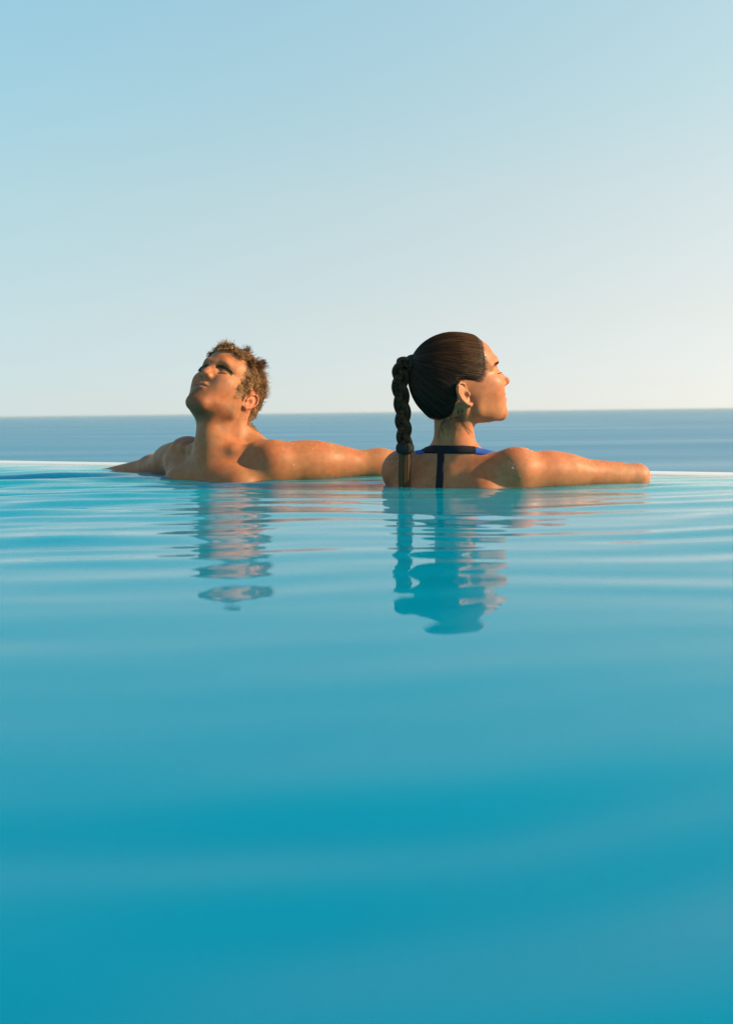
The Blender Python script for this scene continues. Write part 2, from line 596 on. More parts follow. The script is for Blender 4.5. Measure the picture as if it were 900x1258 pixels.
def add_hand(F, wrist, fwd, side, palm_n, s=1.0):
    """A relaxed hand lying palm down: wrist point, finger direction, thumb direction, palm normal (downwards)."""
    f, t, n = (np.asarray(v, float) / np.linalg.norm(v) for v in (fwd, side, palm_n))
    T = (np.asarray(wrist, float), np.stack([f, t, -n], -1), s)
    F.ell((.045, 0, 0), (.050, .040, .015), T, .012)
    F.cone((-.01, 0, 0), (.03, 0, 0), .024, .020, T, .015)
    for i, (y, ln) in enumerate(((.028, .074), (.009, .082), (-.010, .076), (-.028, .060))):
        a = np.array((.082, y, .002))
        b = a + np.array((ln * .48, y * .15, .006))
        c = b + np.array((ln * .30, y * .08, -.008))
        e = c + np.array((ln * .22, 0, -.012))
        F.chain([a - (.02, 0, 0), a, b, c, e], [.0095, .0095, .0088, .0080, .0070], T, .004)
    F.chain([(.018, .028, -.004), (.050, .052, -.006), (.076, .060, -.012), (.098, .060, -.018)], [.013, .0115, .010, .0085], T, .006)


# ------------------------------------------------------------------ skin
def make_skin(name):
    m, nt, b = new_mat(name)
    at = node(nt, 'ShaderNodeAttribute')
    at.attribute_name = 'skin_colour'
    tc = node(nt, 'ShaderNodeTexCoord')
    nz = node(nt, 'ShaderNodeTexNoise')
    nz.inputs['Scale'].default_value = 55
    nz.inputs['Detail'].default_value = 5
    mr = node(nt, 'ShaderNodeMapRange')
    mr.inputs['From Min'].default_value = .3
    mr.inputs['From Max'].default_value = .7
    mr.inputs['To Min'].default_value = .86
    mr.inputs['To Max'].default_value = 1.12
    mul = node(nt, 'ShaderNodeMix', data_type='RGBA', blend_type='MULTIPLY')
    mul.inputs[0].default_value = 1
    nt.links.new(tc.outputs['Object'], nz.inputs['Vector'])
    nt.links.new(nz.outputs['Fac'], mr.inputs['Value'])
    nt.links.new(at.outputs['Color'], mul.inputs[6])
    nt.links.new(mr.outputs[0], mul.inputs[7])
    # blotches of redder and paler skin, and small freckles
    n4 = node(nt, 'ShaderNodeTexNoise')
    n4.inputs['Scale'].default_value = 14
    n4.inputs['Detail'].default_value = 4
    nt.links.new(tc.outputs['Object'], n4.inputs['Vector'])
    r4 = node(nt, 'ShaderNodeValToRGB')
    r4.color_ramp.elements[0].position, r4.color_ramp.elements[0].color = .35, (1.10, .90, .84, 1)
    r4.color_ramp.elements[1].position, r4.color_ramp.elements[1].color = .65, (.98, 1.06, 1.08, 1)
    nt.links.new(n4.outputs['Fac'], r4.inputs[0])
    mul2 = node(nt, 'ShaderNodeMix', data_type='RGBA', blend_type='MULTIPLY')
    mul2.inputs[0].default_value = 1
    nt.links.new(mul.outputs[2], mul2.inputs[6])
    nt.links.new(r4.outputs[0], mul2.inputs[7])
    vo = node(nt, 'ShaderNodeTexVoronoi')
    vo.inputs['Scale'].default_value = 70
    nt.links.new(tc.outputs['Object'], vo.inputs['Vector'])
    r5 = node(nt, 'ShaderNodeMapRange')
    r5.inputs['From Min'].default_value = .06
    r5.inputs['From Max'].default_value = .16
    r5.inputs['To Min'].default_value = .72
    r5.inputs['To Max'].default_value = 1.0
    nt.links.new(vo.outputs['Distance'], r5.inputs['Value'])
    mul3 = node(nt, 'ShaderNodeMix', data_type='RGBA', blend_type='MULTIPLY')
    mul3.inputs[0].default_value = .55
    nt.links.new(mul2.outputs[2], mul3.inputs[6])
    nt.links.new(r5.outputs[0], mul3.inputs[7])
    nt.links.new(mul3.outputs[2], b.inputs['Base Color'])
    b.inputs['Specular IOR Level'].default_value = .30
    b.inputs['Subsurface Weight'].default_value = .35
    b.inputs['Subsurface Radius'].default_value = (1.0, .35, .2)
    b.inputs['Subsurface Scale'].default_value = .008
    rz = node(nt, 'ShaderNodeMapRange')
    rz.inputs['From Min'].default_value = .35
    rz.inputs['From Max'].default_value = .65
    rz.inputs['To Min'].default_value = .42
    rz.inputs['To Max'].default_value = .68
    n2 = node(nt, 'ShaderNodeTexNoise')
    n2.inputs['Scale'].default_value = 18
    nt.links.new(tc.outputs['Object'], n2.inputs['Vector'])
    nt.links.new(n2.outputs['Fac'], rz.inputs['Value'])
    nt.links.new(rz.outputs[0], b.inputs['Roughness'])
    n3 = node(nt, 'ShaderNodeTexNoise')
    n3.inputs['Scale'].default_value = 420
    n3.inputs['Detail'].default_value = 3
    bp = node(nt, 'ShaderNodeBump')
    bp.inputs['Strength'].default_value = .25
    bp.inputs['Distance'].default_value = .0012
    nt.links.new(tc.outputs['Object'], n3.inputs['Vector'])
    nt.links.new(n3.outputs['Fac'], bp.inputs['Height'])
    nt.links.new(bp.outputs[0], b.inputs['Normal'])
    return m


SKIN = make_skin("wet_skin")


def blob(L, c, r):
    q = (L - np.asarray(c)) / np.asarray(r)
    return np.exp(-(q * q).sum(-1) * 1.2)


def paint(ob, cols):
    a = ob.data.color_attributes.new('skin_colour', 'FLOAT_COLOR', 'POINT')
    c = np.ones((len(ob.data.vertices), 4), dtype=np.float32)
    c[:, :3] = cols
    a.data.foreach_set('color', c.ravel())


def to_local(P, T):
    return ((P - T[0]) @ T[1]) / T[2]


def tubes(paths, radii, sides=3):
    """Many thin tubes in one go. paths: (n, m, 3); radii: (n, m). Returns verts, quads."""
    paths = np.asarray(paths, float)
    n, m, _ = paths.shape
    t = np.gradient(paths, axis=1)
    t /= np.linalg.norm(t, axis=2, keepdims=True) + 1e-12
    ref = np.where(np.abs(t[..., 2:3]) > .9, np.array((1., 0, 0)), np.array((0, 0, 1.)))
    u = np.cross(t, ref)
    u /= np.linalg.norm(u, axis=2, keepdims=True) + 1e-12
    v = np.cross(t, u)
    rings = []
    for k in range(sides):
        a = 2 * math.pi * k / sides
        rings.append(paths + radii[..., None] * (u * math.cos(a) + v * math.sin(a)))
    V = np.stack(rings, 2).reshape(-1, 3)                        # n, m, sides
    idx = np.arange(n * m * sides).reshape(n, m, sides)
    nx = np.roll(idx, -1, axis=2)
    Q = np.stack([idx[:, :-1], nx[:, :-1], nx[:, 1:], idx[:, 1:]], -1).reshape(-1, 4)
    return V, Q


def make_hair_mat(name, c0, c1, rough, spec=.5):
    """Each strand carries its own shade (attribute 'strand')."""
    m, nt, b = new_mat(name)
    at = node(nt, 'ShaderNodeAttribute')
    at.attribute_name = 'strand'
    mx = node(nt, 'ShaderNodeMix', data_type='RGBA')
    mx.inputs[6].default_value = (*c0, 1)
    mx.inputs[7].default_value = (*c1, 1)
    nt.links.new(at.outputs['Fac'], mx.inputs[0])
    nt.links.new(mx.outputs[2], b.inputs['Base Color'])
    b.inputs['Roughness'].default_value = rough
    b.inputs['Specular IOR Level'].default_value = spec
    return m


def shade(ob, per, vals):
    """Give every run of `per` vertices (one strand) its shade."""
    a = ob.data.attributes.new('strand', 'FLOAT', 'POINT')
    v = np.repeat(np.asarray(vals, dtype=np.float32), per)
    full = np.zeros(len(ob.data.vertices), dtype=np.float32)
    full[:len(v)] = v
    a.data.foreach_set('value', full)

# ------------------------------------------------------------------ the reclining man
def make_man():
    Rh = frame((-math.sin(rad(27)), -math.cos(rad(27))), 37, 7)
    S = 1.05
    ear = np.array((-.328, 2.93, .218))                     # his left ear
    O = ear - S * (Rh @ np.array((-.012, .078, 0)))
    T = (O, Rh, S)
    F = Field((-1.12, 2.62, -.34), (.50, 3.72, .46), O - .165, O + .165, .006, .0019)
    add_head(F, T, True)
    # torso: forward / left / up, leaning back against the ledge
    f = np.array((-.457, -.889, 0))
    l = np.array((.889, -.457, 0))
    lean = rad(16)
    up = np.array((0, 0, 1.)) * math.cos(lean) - f * math.sin(lean)
    fw = f * math.cos(lean) + np.array((0, 0, 1.)) * math.sin(lean)
    B = np.array((-.405, 2.945, .085))                      # pit of the neck, inside
    TB = (B, np.stack([fw, l, up], -1), 1.0)
    W = lambda p: B + TB[1] @ np.asarray(p, float)
    F.ell((-.005, 0, -.21), (.100, .150, .235), TB, .03)
    F.cone(O + S * (Rh @ np.array((.03, .0, -.07))), W((.040, 0, -.11)), .036, .052, None, .03)
    F.cone((-.02, 0, -.05), (-.02, 0, -.45), .10, .12, TB, .05)
    # neck
    nk = O + S * (Rh @ np.array((-.018, 0, -.035)))
    F.cone(nk, W((-.012, 0, -.015)), .062, .066, None, .025)
    F.cone(nk + np.array((0, 0, -.02)), W((.03, 0, -.03)), .045, .050, None, .03)
    for s in (-1, 1):
        a = O + S * (Rh @ np.array((-.022, s * .062, -.030)))
        F.cone(a, W((.062, s * .014, -.030)), .0135, .010, None, .012)       # neck tendon
        F.cone(a, W((.030, s * .055, -.030)), .010, .006, None, .025)
        F.cone(W((-.035, s * .045, .030 if s > 0 else .0)), W((-.02, s * .14, -.008 if s > 0 else -.03)), .042, .026, None, .04)
        F.chain([W((.062, s * .016, -.030)), W((.058, s * .07, -.020)), W((.030, s * .125, -.004)), W((.005, s * .165, .004))],
                [.0030, .0055, .0065, .0080], None, .030)                    # collarbone
        F.ell((.055, s * .070, -.130), (.050, .078, .070), TB, .03)          # chest muscle
    F.ell(O + S * (Rh @ np.array((.052, 0, -.094))) + np.array((.01, .02, -.028)), (.013, .013, .018), None, .02)   # throat
    F.ell(W((.020, .055, -.035)), (.035, .035, .025), None, .03)
    F.ell(W((.050, .012, -.015)), (.030, .030, .035), None, .03)
    F.ell(np.array((-.386, 2.895, .072)), (.030, .030, .030), None, .03)
    # arms along the ledge
    sh_l, el_l, wr_l = W((-.010, .165, -.040)), np.array((.040, 2.985, .030)), np.array((.285, 3.105, .030))
    sh_r, el_r, wr_r = W((-.030, -.150, -.020)), np.array((-.690, 3.30, .008)), np.array((-.900, 3.475, -.030))
    for sh, el, wr, s in ((sh_l, el_l, wr_l, 1), (sh_r, el_r, wr_r, -1)):
        F.cone(W((-.015, s * .07, -.055)), sh, .058, .052, None, .03)
        dr = .062 if s > 0 else .052
        F.ell(sh + np.array((0, 0, -.004)), (dr, dr, .060), None, .03)
        d = (el - sh)
        F.cone(sh, el, .054 if s > 0 else .046, .041, None, .02)
        F.ell(sh + d * .45 + np.array((0, 0, .004)), (.085, .046, .049 if s > 0 else .042), (sh * 0, np.eye(3)), .04, rot=(math.degrees(math.atan2(d[1], d[0])), 'Z'))
        F.ell(sh + d * .28, (.085, .055, .058 if s > 0 else .046), (sh * 0, np.eye(3)), .04, rot=(math.degrees(math.atan2(d[1], d[0])), 'Z'))
        F.cone(el, wr, .0405, .030, None, .035)
        F.cone(W((.045, s * .11, -.12)), sh + d * .22, .040, .040, None, .03)      # front fold of the armpit
    add_hand(F, wr_l, wr_l - el_l, (-.4, .9, 0), (0, 0, -1))
    add_hand(F, wr_r, wr_r - el_r, (.7, .7, 0), (0, 0, -1))
    V, Q = F.mesh()
    ob = mesh_obj("person", V, Q, SKIN)
    tag(ob, 'bare-chested person with short curly hair leaning back, eyes closed, arms spread along the pool edge', 'person')

    # skin colours
    L = to_local(V, T)
    base = np.array((.40, .158, .064))
    col = np.tile(base, (len(V), 1))

    def mixc(m, c):
        nonlocal col
        m = np.clip(m, 0, 1)[:, None]
        col = col * (1 - m) + np.asarray(c) * m
    head = np.clip((.2 - np.linalg.norm(L, axis=1)) / .04, 0, 1)
    for s in (-1, 1):
        mixc(.45 * blob(L, (.075, s * .045, -.012), (.03, .022, .018)), (.52, .22, .14))
        mixc(.55 * blob(L, (-.02, s * .082, .0), (.03, .015, .04)), (.52, .20, .13))
        mixc(.15 * blob(L, (.085, s * EYE, .018), (.02, .02, .012)), (.36, .18, .11))
    mixc(.35 * blob(L, (.115, 0, -.012), (.012, .014, .012)), (.52, .22, .14))
    # stubble over jaw, chin and lip
    jaw = np.clip((-.022 - L[:, 2]) / .025, 0, 1) * np.clip((L[:, 0] + .005) / .02, 0, 1) * head * np.clip((.125 + L[:, 2]) / .02, 0, 1)
    cheek = np.clip((np.abs(L[:, 1]) - .030) / .02, 0, 1) * np.clip((-.045 - L[:, 2]) / .02 + (.055 - L[:, 0]) / .03, 0, 1)
    front = np.clip((.036 - np.abs(L[:, 1])) / .01, 0, 1)
    jaw = jaw * np.clip(.85 * cheek + front, 0, 1)
    mixc(.80 * jaw * (.8 + .4 * np.random.default_rng(1).uniform(size=len(jaw))), (.19, .088, .040))
    Lm = L - np.array((0, 0, MALE_LIFT))
    lips = np.clip(blob(Lm, (.098, 0, -.0415), (.012, .020, .0045)) + blob(Lm, (.098, 0, -.0535), (.012, .018, .0055)), 0, 1)
    mixc(lips * 1.1, (.45, .175, .11))
    dist_line = np.abs(Lm[:, 2] + .0475) + np.clip(np.abs(L[:, 1]) - .024, 0, 1) * 3 + np.clip(.082 - L[:, 0], 0, 1)
    mixc(.8 * np.clip(1 - dist_line / .002, 0, 1), (.10, .03, .02))
    # scalp
    hm = man_hair_mask(L) * head
    mixc(np.clip(hm * 1.2, 0, .9), (.13, .07, .035))
    paint(ob, col)

    # hair
    r = np.random.default_rng(3)
    hair_m = make_hair_mat("light_brown_hair", (.11, .052, .018), (.40, .21, .075), .42)
    val, nrm = F.sample(V)
    nrm = nrm / (np.linalg.norm(nrm, axis=1, keepdims=True) + 1e-9)
    prob = np.where((hm > .25) & (np.linalg.norm(L, axis=1) < .17), np.clip(hm, 0, 1), 0)
    n = 24000
    pick = r.choice(len(V), n, p=prob / prob.sum())
    P0 = V[pick] + r.normal(0, .0008, (n, 3))
    N0 = nrm[pick]
    L0 = L[pick]
    top = np.clip((L0[:, 2] - .045) / .05, 0, 1)
    ln = (.018 + .018 * top) * r.uniform(.7, 1.1, n)
    m = 13
    # curls: each lock is a loose helix along a bent lock line
    # combed forward and up on top, down at the sides; clumps share a curl
    cl = (np.floor((L0 + .004 * np.sin(L0[:, [1, 2, 0]] * 300)) * 62) @ np.array((1.0, 37.0, 911.0))).astype(int)
    crng = {c: np.random.default_rng(abs(int(c)) + 5).normal(0, 1, 6) for c in np.unique(cl)}
    cv = np.stack([crng[c] for c in cl])
    comb = np.stack([-.25 + .75 * top, .35 * np.sign(L0[:, 1]) * 0, -.75 + .95 * top], -1) @ Rh.T
    tx = np.cross(N0, comb)
    tx /= np.linalg.norm(tx, axis=1, keepdims=True) + 1e-9
    ty = np.cross(N0, tx)
    ts = np.linspace(0, 1, m)
    curl = rad(1) * (140 + 110 * np.abs(cv[:, 0])) * np.sign(cv[:, 1])
    d0 = N0 * (.26 + .16 * top)[:, None] + comb * .55 + .40 * (tx * cv[:, 2:3] + ty * cv[:, 3:4]) + r.normal(0, .07, (n, 3))
    d0 /= np.linalg.norm(d0, axis=1, keepdims=True)
    axis = np.cross(d0, N0) + .8 * cv[:, 4:5] * N0 + .1 * r.normal(0, 1, (n, 3))
    axis /= np.linalg.norm(axis, axis=1, keepdims=True) + 1e-9
    axis *= -np.sign((np.cross(axis, d0) * N0).sum(1, keepdims=True))     # bend back to the head
    pts = [P0 - N0 * .001]
    d = d0
    for i in range(1, m):
        ang = np.abs(curl) / m * (.35 + 1.3 * i / m)
        c, s = np.cos(ang)[:, None], np.sin(ang)[:, None]
        d = d * c + np.cross(axis, d) * s + axis * (axis * d).sum(1, keepdims=True) * (1 - c)
        pts.append(pts[-1] + d * (ln / (m - 1))[:, None])
    paths = np.stack(pts, 1)
    hel = (np.clip(np.linspace(0, 2.2, m), 0, 1) * .0024)[None, :, None] * (.6 + .6 * np.abs(cv[:, 5]))[:, None, None]
    pa = (cv[:, 1] * 9 + r.normal(0, .35, n))[:, None] + np.linspace(0, 1, m)[None] * (ln / .021 * 2 * math.pi)[:, None]
    paths = paths + hel * (np.cos(pa)[..., None] * tx[:, None] + np.sin(pa)[..., None] * (N0 * .7 + ty * .3)[:, None])
    rr = np.tile(np.interp(np.linspace(0, 1, m), [0, .6, 1], [.00055, .00055, .00025]), (n, 1)) * r.uniform(.8, 1.3, (n, 1))
    hv, hq = tubes(paths, rr)
    hob = mesh_obj("hair", hv, hq, hair_m, ob)
    shade(hob, m * 3, np.clip(.5 + .28 * cv[:, 0] + r.normal(0, .2, n), 0, 1))

    # eyebrows and lashes
    brow_m = make_hair_mat("brown_eyebrow", (.09, .045, .02), (.16, .08, .034), .5)
    for s in (-1, 1):
        k = 260
        u = r.uniform(0, 1, k)
        base_p = np.stack([.1005 - .004 * u - .022 * u ** 2.2, s * (.012 + .040 * u), .0268 + .0078 * u - .009 * u ** 3], -1)
        base_p[:, 2] += r.normal(0, .0018, k) * (1 - .6 * u)
        base_w = O + S * (base_p @ Rh.T)
        for _ in range(4):
            v_, g_ = F.sample(base_w)
            base_w = base_w - v_[:, None] * g_ / np.maximum((g_ * g_).sum(1), .2)[:, None]
        g_ = g_ / (np.linalg.norm(g_, axis=1, keepdims=True) + 1e-9)
        dirl = np.stack([-.2 * np.ones(k), s * (.95 + .1 * u), .22 - .5 * u], -1) + r.normal(0, .10, (k, 3))
        dirw = dirl @ Rh.T
        dirw /= np.linalg.norm(dirw, axis=1, keepdims=True)
        st = np.stack([base_w + g_ * (.0004 + .0005 * t) + dirw * (t * .0095) for t in (0, .5, 1)], 1)
        bv, bq = tubes(st, np.tile(np.array([.00055, .00055, .00025]), (k, 1)))
        mesh_obj("eyebrow", bv, bq, brow_m, ob)
        k = 46
        u = np.linspace(-1, 1, k)
        bp = np.stack([.0925 - .006 * u * u, s * EYE + .0155 * u, .0120 + .0025 * u * u], -1)
        dl = np.stack([.8 * np.ones(k), .35 * u, -.55 * np.ones(k)], -1)
        bw, dw = O + S * (bp @ Rh.T), dl @ Rh.T
        st = np.stack([bw + dw * (t * .0035) + np.array((0, 0, .0015)) * t * t for t in (-.3, .3, 1)], 1)
        lv, lq = tubes(st, np.tile(np.array([.00055, .00055, .00025]), (k, 1)))
        mesh_obj("eyelashes", lv, lq, brow_m, ob)
    return ob, F, T


def man_hair_mask(L):
    x, y, z = L[:, 0], np.abs(L[:, 1]), L[:, 2]
    # hairline: above the forehead, down in front of the ear, behind it to the nape
    front = z - (.084 + np.clip(.050 - y, -.1, 1) * .12 - .10 * np.clip(.090 - x, 0, 1) * 0)   # above the forehead
    side = (.050 - x) / .01                                                                # behind the temple
    top = np.clip(front / .006, 0, 1)
    sid = np.clip(side, 0, 1) * np.clip((z - np.where(x > -.004, -.020 + 0 * x, np.where(x > -.040, .030 + 0 * x, -.058 + 0 * x))) / .008, 0, 1)
    ear = (x > -.036) & (x < .008) & (z < .034) & (z > -.05) & (y > .066)
    burn = ((x > .002) & (x < .020) & (z > -.010) & (z <= .05)).astype(float)
    m = np.maximum(np.maximum(top, sid), burn)
    m[ear] = 0
    m[(z < -.060)] = 0
    return m


man, man_F, man_T = make_man()

# ------------------------------------------------------------------ the woman
def ribbon(F, pts, widths, thick, lift, subd=6):
    """A fabric strip lying on the body: world points, projected onto the surface."""
    pts = np.asarray(pts, float)
    n = len(pts)
    t = np.linspace(0, n - 1, (n - 1) * subd + 1)
    i = np.clip(t.astype(int), 0, n - 2)
    u = (t - i)[:, None]
    p0, p1, p2, p3 = pts[np.clip(i - 1, 0, n - 1)], pts[i], pts[i + 1], pts[np.clip(i + 2, 0, n - 1)]
    C = .5 * ((2 * p1) + (-p0 + p2) * u + (2 * p0 - 5 * p1 + 4 * p2 - p3) * u ** 2 + (-p0 + 3 * p1 - 3 * p2 + p3) * u ** 3)
    Wd = np.interp(t, np.arange(n), widths)

    def proj(P):
        for _ in range(12):
            v, g = F.sample(P)
            v = np.clip(v, -.02, .02)
            P = P - (v / np.maximum((g * g).sum(1), .3))[:, None] * g * .8
        return P, g / (np.linalg.norm(g, axis=1, keepdims=True) + 1e-9)
    C, N = proj(C)
    tan = np.gradient(C, axis=0)
    tan /= np.linalg.norm(tan, axis=1, keepdims=True)
    side = np.cross(N, tan)
    rows = []
    for a in np.linspace(-1, 1, 7):
        P, NN = proj(C + side * (Wd * .5 * a)[:, None])
        edge = .35 if abs(a) > .95 else 1
        rows.append(P + NN * (lift + thick * edge))
    for a in np.linspace(1, -1, 2):
        P, NN = proj(C + side * (Wd * .5 * a)[:, None])
        rows.append(P - NN * .002)
    R = np.stack(rows, 1)
    m = R.shape[1]
    idx = np.arange(R.shape[0] * m).reshape(-1, m)
    nx = np.roll(idx, -1, 1)
    Q = np.stack([idx[:-1], nx[:-1], nx[1:], idx[1:]], -1).reshape(-1, 4)
    return R.reshape(-1, 3), Q


def spline(pts, n):
    pts = np.asarray(pts, float)
    m = len(pts)
    t = np.linspace(0, m - 1, n)
    i = np.clip(t.astype(int), 0, m - 2)
    u = (t - i)[:, None]
    p0, p1, p2, p3 = pts[np.clip(i - 1, 0, m - 1)], pts[i], pts[i + 1], pts[np.clip(i + 2, 0, m - 1)]
    return .5 * ((2 * p1) + (-p0 + p2) * u + (2 * p0 - 5 * p1 + 4 * p2 - p3) * u ** 2 + (-p0 + 3 * p1 - 3 * p2 + p3) * u ** 3)


def droplets(ob, V, N, pick, rng_, mat, rmin=.0007, rmax=.0021):
    import bmesh
    bm = bmesh.new()
    bmesh.ops.create_icosphere(bm, subdivisions=2, radius=1)
    sv = np.array([v.co[:] for v in bm.verts])
    sf = np.array([[v.index for v in f.verts] for f in bm.faces])
    bm.free()
    vs_, fs_ = [], []
    for k, i in enumerate(pick):
        r_ = rmin + (rmax - rmin) * rng_.uniform() ** 2.2
        n_ = N[i]
        t_ = np.cross(n_, (0, 0, 1.0) if abs(n_[2]) < .9 else (1.0, 0, 0))
        t_ /= np.linalg.norm(t_)
        b_ = np.cross(n_, t_)
        M = np.stack([t_ * r_, b_ * r_ * rng_.uniform(1, 1.35), n_ * r_ * .62], 0)
        vs_.append(sv @ M + V[i] + n_ * r_ * .15)
        fs_.append(sf + k * len(sv))
    o = mesh_obj("water_droplets", np.concatenate(vs_), np.concatenate(fs_), mat, ob)
    tag(o, kind='stuff')


def make_woman():
    Rh = frame((math.cos(rad(15)), math.sin(rad(15))), 16, 0)
    S = 1.045
    O = np.array((.232, 2.53, .236))
    T = (O, Rh, S)
    F = Field((-.06, 2.28, -.34), (.86, 3.16, .45), O - .16, O + .16, .005, .0018)
    add_head(F, T, False)
    f = np.array((.457, .889, 0))
    l = np.array((-.889, .457, 0))
    lean = rad(8)
    z = np.array((0, 0, 1.))
    up = z * math.cos(lean) - f * math.sin(lean) * -1
    fw = f * math.cos(lean) - z * math.sin(lean)
    B = np.array((.226, 2.550, .062))
    TB = (B, np.stack([fw, l, up], -1), 1.0)
    W = lambda p: B + TB[1] @ np.asarray(p, float)
    F.ell((.015, .0, -.19), (.088, .135, .215), TB, .03)
    F.cone((.0, 0, -.05), (.02, 0, -.42), .08, .10, TB, .05)
    nk = O + S * (Rh @ np.array((-.022, 0, -.030)))
    F.cone(nk, W((-.010, 0, -.03)), .0485, .050, None, .018)
    for s in (-1, 1):
        a = O + S * (Rh @ np.array((-.018, s * .056, -.035)))
        F.cone(a, W((.060, s * .013, -.030)), .0105, .008, None, .014)
        F.cone(W((-.020, s * .030, .010)), W((-.012, s * .120, -.020)), .034, .022, None, .03)
        F.chain([W((.055, s * .015, -.028)), W((.050, s * .07, -.022)), W((.015, s * .135, -.012))], [.008, .007, .008], None, .014)
        F.ell((-.060, s * .085, -.115), (.030, .055, .075), TB, .03)         # shoulder blade
        F.ell((.075, s * .070, -.160), (.055, .060, .060), TB, .03)
    F.cone(W((-.100, 0, -.03)), W((-.105, 0, -.2)), .006, .007, None, .02, sub=True)   # hollow along the spine
    sh_r, el_r, wr_r = W((.0, -.158, -.022)), np.array((.690, 2.600, .012)), np.array((.560, 2.815, .008))
    sh_l, el_l, wr_l = W((.0, .143, -.030)), np.array((.150, 2.840, -.005)), np.array((.370, 2.895, .005))
    for sh, el, wr, s in ((sh_r, el_r, wr_r, -1), (sh_l, el_l, wr_l, 1)):
        F.cone(W((-.010, s * .07, -.05)), sh, .050, .046, None, .03)
        F.ell(sh, (.052, .052, .049), None, .03)
        d = el - sh
        ang = math.degrees(math.atan2(d[1], d[0]))
        F.cone(sh, el, .0465, .0325, None, .02)
        F.ell(sh + d * .30, (.085, .046, .046), (sh * 0, np.eye(3)), .03, rot=(ang, 'Z'))
        F.cone(W((-.045, s * .10, -.10)), sh + d * .25, .036, .034, None, .03)
        F.ell(el + .004 * d / np.linalg.norm(d), (.028, .026, .027), None, .012)
        F.chain([el, el + (wr - el) * .25, wr], [.031, .034, .0225], None, .015)
    add_hand(F, wr_r, wr_r - el_r + np.array((-.10, 0, 0)), (-.9, -.3, 0), (0, 0, -1), .86)
    add_hand(F, wr_l, wr_l - el_l, (-.2, .95, 0), (0, 0, -1), .86)
    V, Q = F.mesh()
    ob = mesh_obj("person", V, Q, SKIN)
    tag(ob, 'person in dark swimsuit with long braid, head in profile, arm along the pool edge', 'person')
    L = to_local(V, T)
    col = np.tile(np.array((.43, .172, .073)), (len(V), 1))
    head = np.clip((.2 - np.linalg.norm(L, axis=1)) / .04, 0, 1)

    def mixc(m, c):
        nonlocal col
        m = np.clip(m, 0, 1)[:, None]
        col = col * (1 - m) + np.asarray(c) * m
    for s in (-1, 1):
        mixc(.40 * blob(L, (.075, s * .045, -.012), (.03, .022, .018)), (.52, .21, .12))
        mixc(.45 * blob(L, (-.02, s * .08, -.004), (.03, .015, .04)), (.52, .20, .11))
        mixc(.4 * blob(L, (.085, s * EYE, .018), (.02, .02, .012)), (.36, .16, .09))
    lips = np.clip(blob(L, (.0985, 0, -.0415), (.012, .018, .005)) + blob(L, (.0985, 0, -.0535), (.012, .017, .006)), 0, 1)
    mixc(lips * 1.2, (.46, .15, .12))
    dist_line = np.abs(L[:, 2] + .0475) + np.clip(np.abs(L[:, 1]) - .022, 0, 1) * 3 + np.clip(.082 - L[:, 0], 0, 1)
    mixc(.8 * np.clip(1 - dist_line / .002, 0, 1), (.10, .03, .02))
    xe_ = .074 - .30 * np.clip(.100 - L[:, 2], 0, 1) + .003 * np.sin(L[:, 2] * 60) - 9 * np.clip(.045 - L[:, 2], 0, 1) ** 2
    mixc(.75 * np.clip((L[:, 0] - xe_ + .004) / -.012 + 1, 0, 1) * (L[:, 2] > .024 - .42 * L[:, 0]) * head, (.05, .026, .013))
    el_m = np.exp(-((V - el_r) ** 2).sum(1) / .035 ** 2)
    mixc(.5 * el_m, (.58, .32, .21))
    paint(ob, col)

    # ---- slick hair
    hair_m = make_hair_mat("dark_brown_wet_hair", (.0085, .0038, .0016), (.085, .042, .018), .38, .22)
    H = Field(O - .17, O + .17, O - .165, O + .165, .02, .0021)
    H.ell((-.009, 0, .0475), (.1030, .0788, .0910), T, .02)
    H.ell((-.042, 0, .010), (.063, .0655, .064), T, .025)
    H.ell((-.050, 0, -.028), (.034, .047, .036), T, .02)
    H.ell((.034, 0, .058), (.0715, .0672, .0585), T, .02)

    def cut_face(P):
        q = to_local(P.reshape(-1, 3), T)
        x, y, zz = q[:, 0], np.abs(q[:, 1]), q[:, 2]
        xf = .074 - .30 * np.clip(.100 - zz, 0, 1) + .003 * np.sin(zz * 60) - 9 * np.clip(.045 - zz, 0, 1) ** 2
        return ((xf - x) * .9).reshape(P.shape[:3]).astype(np.float32)

    def cut_ear(P):
        q = to_local(P.reshape(-1, 3), T)
        x, zz = q[:, 0], q[:, 2]
        d = np.maximum(-(x + .034 - .35 * np.clip(zz + .02, -.1, 1)), zz - .026 + .42 * np.clip(x + .005, 0, 1))
        d2 = np.maximum(zz + .060 + .25 * (x + .05), -1)
        return np.minimum(d, d2).reshape(P.shape[:3]).astype(np.float32)
    H.put(O, .25, cut_face, .014, sub=True)
    H.put(O, .25, cut_ear, .012, sub=True)
    HV, HQ = H.mesh()
    hair = mesh_obj("hair", HV, HQ, hair_m, ob)
    shade(hair, 1, np.full(len(HV), .12))

    tie = np.array((.112, 2.512, .303))
    r = np.random.default_rng(11)
    v_, g_ = H.sample(HV)
    g_ /= np.linalg.norm(g_, axis=1, keepdims=True) + 1e-9
    HL = to_local(HV, T)
    # only the outer skin of the hair, not its cut faces
    body_d, _ = F.sample(HV)
    ok = (body_d > .002)
    n = 6500
    idx = r.choice(np.nonzero(ok)[0], n)
    fr = np.argsort(-HL[idx, 0])
    P = HV[idx] + r.normal(0, .0008, (n, 3))
    m = 14
    paths = [P]
    dist0 = np.linalg.norm(tie - P, axis=1)
    step = np.minimum(dist0 * .95, .075 + .05 * r.uniform(size=n)) / (m - 1)
    lift = r.uniform(-.0006, .0011, n)
